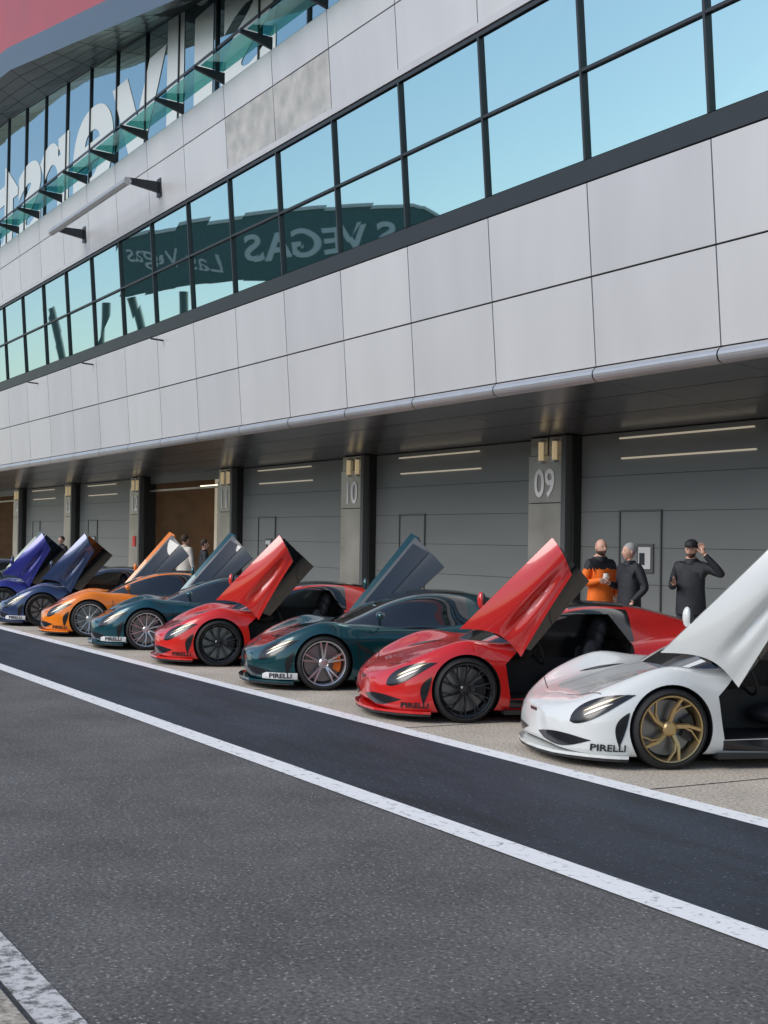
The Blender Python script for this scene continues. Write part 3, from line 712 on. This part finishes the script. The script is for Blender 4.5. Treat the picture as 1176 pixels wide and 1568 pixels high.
def person(x,y,heading,h,jacket,trous,hair,LH,RH,beard=False,cap=False,bald=False,nod=0,turn=0,hold=None,shoulder=None):
    E=empty('person',(x,y,0),heading); k=h/1.78; E.scale=(k,k,k)
    J={'pel':(0,0,.96,.150,.11),'sp':(0,-.005,1.14,.145,.105),'ch':(0,0,1.34,.165,.115),'nb':(0,.015,1.485,.085,.075),'nk':(0,.0,1.57,.056,.056)}
    E_=[('pel','sp'),('sp','ch'),('ch','nb'),('nb','nk')]
    for sd,H in ((1,LH),(-1,RH)):
        t='L' if sd>0 else 'R'
        J['sh'+t]=(sd*.185,.01,1.435,.078,.078); el,wr,fd=H
        J['el'+t]=(*el,.055,.055); J['wr'+t]=(*wr,.034,.032)
        mid=[(J['sh'+t][i]+el[i])/2 for i in range(3)]; J['ua'+t]=(*mid,.068,.068)
        mid=[(wr[i]+el[i])/2 for i in range(3)]; J['fa'+t]=(*mid,.050,.050)
        E_+=[('ch','sh'+t),('sh'+t,'ua'+t),('ua'+t,'el'+t),('el'+t,'fa'+t),('fa'+t,'wr'+t)]
        J['hp'+t]=(sd*.095,0,.88,.105,.105); J['kn'+t]=(sd*.115,-.015,.50,.066,.07); J['an'+t]=(sd*.125,.02,.10,.045,.05); J['to'+t]=(sd*.145,-.15,.045,.045,.035); J['th'+t]=(sd*.105,-.01,.70,.09,.09); J['cf'+t]=(sd*.12,.015,.34,.062,.066)
        E_+=[('pel','hp'+t),('hp'+t,'th'+t),('th'+t,'kn'+t),('kn'+t,'cf'+t),('cf'+t,'an'+t),('an'+t,'to'+t)]
    names=list(J); me=bpy.data.meshes.new('body'); me.from_pydata([J[n][:3] for n in names],[(names.index(a),names.index(b)) for a,b in E_],[])
    o=bpy.data.objects.new('body',me); sc.collection.objects.link(o)
    o.modifiers.new('s','SKIN'); sd=o.modifiers.new('u','SUBSURF'); sd.levels=2; sd.render_levels=2
    for i,n in enumerate(names):
        d=me.skin_vertices[0].data[i]; d.radius=J[n][3:5]; d.use_root=(n=='pel')
    m2=apply(o); bpy.data.objects.remove(o)
    for m_ in (jacket,trous,skinM,shoe,shoulder or jacket): m2.materials.append(m_)
    for p in m2.polygons:
        c=p.center; p.use_smooth=True; mi=0
        if c.z<.86 and abs(c.x)<.32: mi=1
        if c.z<.10: mi=3
        if c.z>1.535 and abs(c.x)<.09 and abs(c.y)<.08: mi=2
        if shoulder and c.z>1.36 and mi==0: mi=4
        for H in (LH,RH):
            if (Vector(H[1])-c).length<.035: mi=2
        p.material_index=mi
    newobj('figure',m2,E)
    V=[];F=[];MI=[]
    n=28; prof=((.815,.178,.142),(.82,.196,.156),(.86,.199,.158),(1.0,.190,.148),(1.15,.182,.138),(1.28,.180,.134),(1.36,.165,.122))
    for k_ in range(n):
        t=2*math.pi*k_/n
        for q_,(zz,rx,ry) in enumerate(prof):
            wv=1+.03*math.sin(5*t+zz*9)*(1 if q_<6 else 0)
            V.append((rx*wv*math.cos(t),ry*wv*math.sin(t),zz))
    for k_ in range(n):
        for j in range(len(prof)-1): a=k_*len(prof)+j; b=((k_+1)%n)*len(prof)+j; F.append((a,b,b+1,a+1)); MI.append(0)
    o2=len(V)
    for k_ in range(n):
        t=2*math.pi*k_/n
        for zz,r in ((1.47,.092),(1.53,.078),(1.535,.070)): V.append((r*math.cos(t),.01+r*math.sin(t),zz))
    for k_ in range(n):
        for j in range(2): a=o2+k_*3+j; b=o2+((k_+1)%n)*3+j; F.append((a,b,b+1,a+1)); MI.append(1)
    fin('jacket',(V,F,MI),[jacket,shoulder or jacket],E)
    for sdn,H in ((1,LH),(-1,RH)):
        w=Vector(H[1]); el=Vector(H[0]); fd=Vector(H[2]).normalized(); fw=(w-el).normalized()
        side=fd.cross(Vector((0,-1,0.3))); 
        if side.length<.1: side=fd.cross(Vector((1,0,0)))
        side.normalize(); nrm=side.cross(fd).normalized()
        verts=[w-fw*.01,w+fd*.04,w+fd*.085]; edges=[(0,1),(1,2)]; rad=[(.028,.026),(.036,.022),(.034,.018)]
        for fi,(off,ln) in enumerate(((-.03,.07),(-.010,.08),(.010,.075),(.029,.06))):
            b0=len(verts); base=w+fd*.085+side*off
            verts+=[base,base+fd*ln*.5+nrm*.008,base+fd*ln*.85+nrm*.030]; edges+=[(2,b0),(b0,b0+1),(b0+1,b0+2)]; rad+=[(.010,.010),(.009,.009),(.0075,.0075)]
        b0=len(verts); base=w+fd*.03-side*.03
        verts+=[base,base-side*.025+fd*.03+nrm*.01,base-side*.03+fd*.06+nrm*.025]; edges+=[(1,b0),(b0,b0+1),(b0+1,b0+2)]; rad+=[(.012,.012),(.011,.011),(.009,.009)]
        mh=bpy.data.meshes.new('hand'); mh.from_pydata([tuple(v) for v in verts],edges,[])
        oh=bpy.data.objects.new('hand',mh); sc.collection.objects.link(oh); oh.modifiers.new('s','SKIN'); q=oh.modifiers.new('u','SUBSURF'); q.levels=1
        for i,r_ in enumerate(rad): d=mh.skin_vertices[0].data[i]; d.radius=r_; d.use_root=(i==0)
        m3=apply(oh); bpy.data.objects.remove(oh); m3.materials.clear(); m3.materials.append(skinM)
        for p in m3.polygons: p.use_smooth=True; p.material_index=0
        newobj('hand',m3,E)
        if hold and hold[0]==('L' if sdn>0 else 'R'):
            c=w+fd*.10+nrm*.035; hb=MB()
            if hold[1]=='cup':
                tube(hb,c+Vector((0,0,-.05)),c+Vector((0,0,.06)),.036,cup,14)
            else:
                hb.hexa([c+side*.036-fd*.07,c-side*.036-fd*.07,c-side*.036-fd*.07+nrm*.009,c+side*.036-fd*.07+nrm*.009],[c+side*.036+fd*.07,c-side*.036+fd*.07,c-side*.036+fd*.07+nrm*.009,c+side*.036+fd*.07+nrm*.009],phone)
            hb.obj('held_'+hold[1],E)
    HE=bpy.data.objects.new('head',None); sc.collection.objects.link(HE); HE.parent=E; HE.location=(0,-.005,1.655); HE.rotation_euler=(R(nod),0,R(turn))
    V=[];F=[];MI=[]
    ellips((0,0,0),(.076,.096,.118),V,F,MI,0,32,24)
    nv=[]
    for (a,b,c) in V:
        if c<0:
            a*=max(.66,1+c*1.9); b = b*max(.72,1+c*1.2) -.012*(-c/.118)
        if b<-.03:
            e=math.exp(-((abs(a)-.032)/.018)**2-((c-.012)/.016)**2); b+=.010*e
            e=math.exp(-((a)/.012)**2-((c+.018)/.022)**2); b-=.022*e
            e=math.exp(-((a)/.026)**2-((c+.062)/.009)**2); b-=.006*e
            e=math.exp(-((a)/.03)**2-((c+.098)/.02)**2); b-=.008*e
        nv.append((a,b,c))
    V=nv; MI=[]
    for f in F:
        c=sum((Vector(V[i]) for i in f),Vector())/len(f); mi=0
        hairline=.055-.9*max(0,c.y+.02)
        if not bald and (c.z>hairline+.02 or (c.y>.012 and c.z>-.05)): mi=1
        if bald and c.y>.0 and c.z>-.04 and c.z<.05: mi=3
        if beard and c.z<-.05 and c.y<.03: mi=1 if not (abs(c.x)<.022 and abs(c.z+.062)<.008) else 4
        if abs(c.x)<.02 and abs(c.z+.062)<.006 and c.y<-.07: mi=4
        MI.append(mi)
    for e in (-1,1):
        ellips((e*.031,-.079,.012),(.012,.008,.006),V,F,MI,2,10,6)
        ellips((e*.076,.008,-.005),(.010,.019,.030),V,F,MI,0,10,8)
    if not bald: ellips((0,.018,.036),(.082,.092,.093),V,F,MI,1,24,14)
    if cap:
        ellips((0,.006,.062),(.086,.102,.072),V,F,MI,5,24,14); ellips((0,-.11,.062),(.060,.055,.008),V,F,MI,5,20,6)
    fin('face',(V,F,MI),[skinM,hair,eyeM,stub,lipM,blackJ],HE)
    return E
rest=lambda s:((s*.27,.03,1.17),(s*.285,-.05,.93),(0,-.1,-1))
pocket=lambda s:((s*.30,.06,1.16),(s*.20,-.10,.97),(-s*.4,-.2,-1))
fwd=lambda s:((s*.26,.02,1.16),(s*.15,-.24,1.22),(-s*.3,-1,.25))
person(-15.44,12.0,R(88),1.80,orangeJ,trou,hairD,pocket(1),fwd(-1),beard=True,bald=True,hold=('R','cup'),shoulder=blackJ)
person(-14.88,12.05,R(-2),1.75,blackJ,trou,hairG,pocket(1),fwd(-1),nod=0,turn=-10)
person(-13.92,12.3,R(32),1.80,blackJ,trou,hairD,((.42,-.02,1.33),(.20,-.12,1.60),(-.4,.2,1)),fwd(-1),beard=True,cap=True,nod=10,hold=('R','phone'))
person(-30.2,11.5,R(200),1.80,creamJ,trou,hairD,rest(1),rest(-1))
person(-29.75,11.8,R(170),1.70,blackJ,jean,hairD,rest(1),rest(-1))
person(-40.3,11.5,R(20),1.72,blackJ,trou,hairD,rest(1),rest(-1))
person(-38.1,11.6,R(60),1.70,blackJ,jean,hairD,rest(1),rest(-1))
# ------------------------------------------------ world, sun, camera
w=bpy.data.worlds.new('World'); sc.world=w; w.use_nodes=True; nt=w.node_tree
sky=nt.nodes.new('ShaderNodeTexSky'); sky.sky_type='NISHITA'; sky.sun_disc=False
SUN_EL=36
sx,sy=-.08,-.99
sky.sun_elevation=R(SUN_EL); sky.sun_rotation=math.atan2(sx,sy)
sky.air_density=1.0; sky.dust_density=1.0
bg=nt.nodes['Background']; bg.inputs['Strength'].default_value=.15; nt.links.new(sky.outputs[0],bg.inputs[0])
sl=bpy.data.lights.new('Sun','SUN'); sl.energy=2.3; sl.angle=R(38); sl.color=(1,.965,.92)
so_=bpy.data.objects.new('Sun',sl); sc.collection.objects.link(so_)
dv=Vector((sx,sy,0)).normalized()*math.cos(R(SUN_EL))+Vector((0,0,math.sin(R(SUN_EL))))
so_.rotation_euler=dv.to_track_quat('Z','Y').to_euler(); so_.location=(0,0,40)
TH=math.atan2(1178,2128); PT=R(1.198); RO=R(.9)
f=Vector((-math.cos(TH)*math.cos(PT),math.sin(TH)*math.cos(PT),math.sin(PT)))
r0=Vector((math.sin(TH),math.cos(TH),0)); u0=r0.cross(f).normalized()
r=r0*math.cos(RO)+u0*math.sin(RO); u=u0*math.cos(RO)-r0*math.sin(RO)
cam=bpy.data.cameras.new('Camera'); co2=bpy.data.objects.new('Camera',cam); sc.collection.objects.link(co2)
mtx=Matrix(((r.x,u.x,-f.x,0),(r.y,u.y,-f.y,0),(r.z,u.z,-f.z,1.72),(0,0,0,1))); co2.matrix_world=mtx
cam.sensor_fit='VERTICAL'; cam.sensor_height=36; cam.sensor_width=27; cam.lens=36*2128/1568; cam.clip_end=4000; cam.clip_start=.05
sc.camera=co2
sc.view_settings.view_transform='Standard'; sc.view_settings.look='None'; sc.view_settings.exposure=0
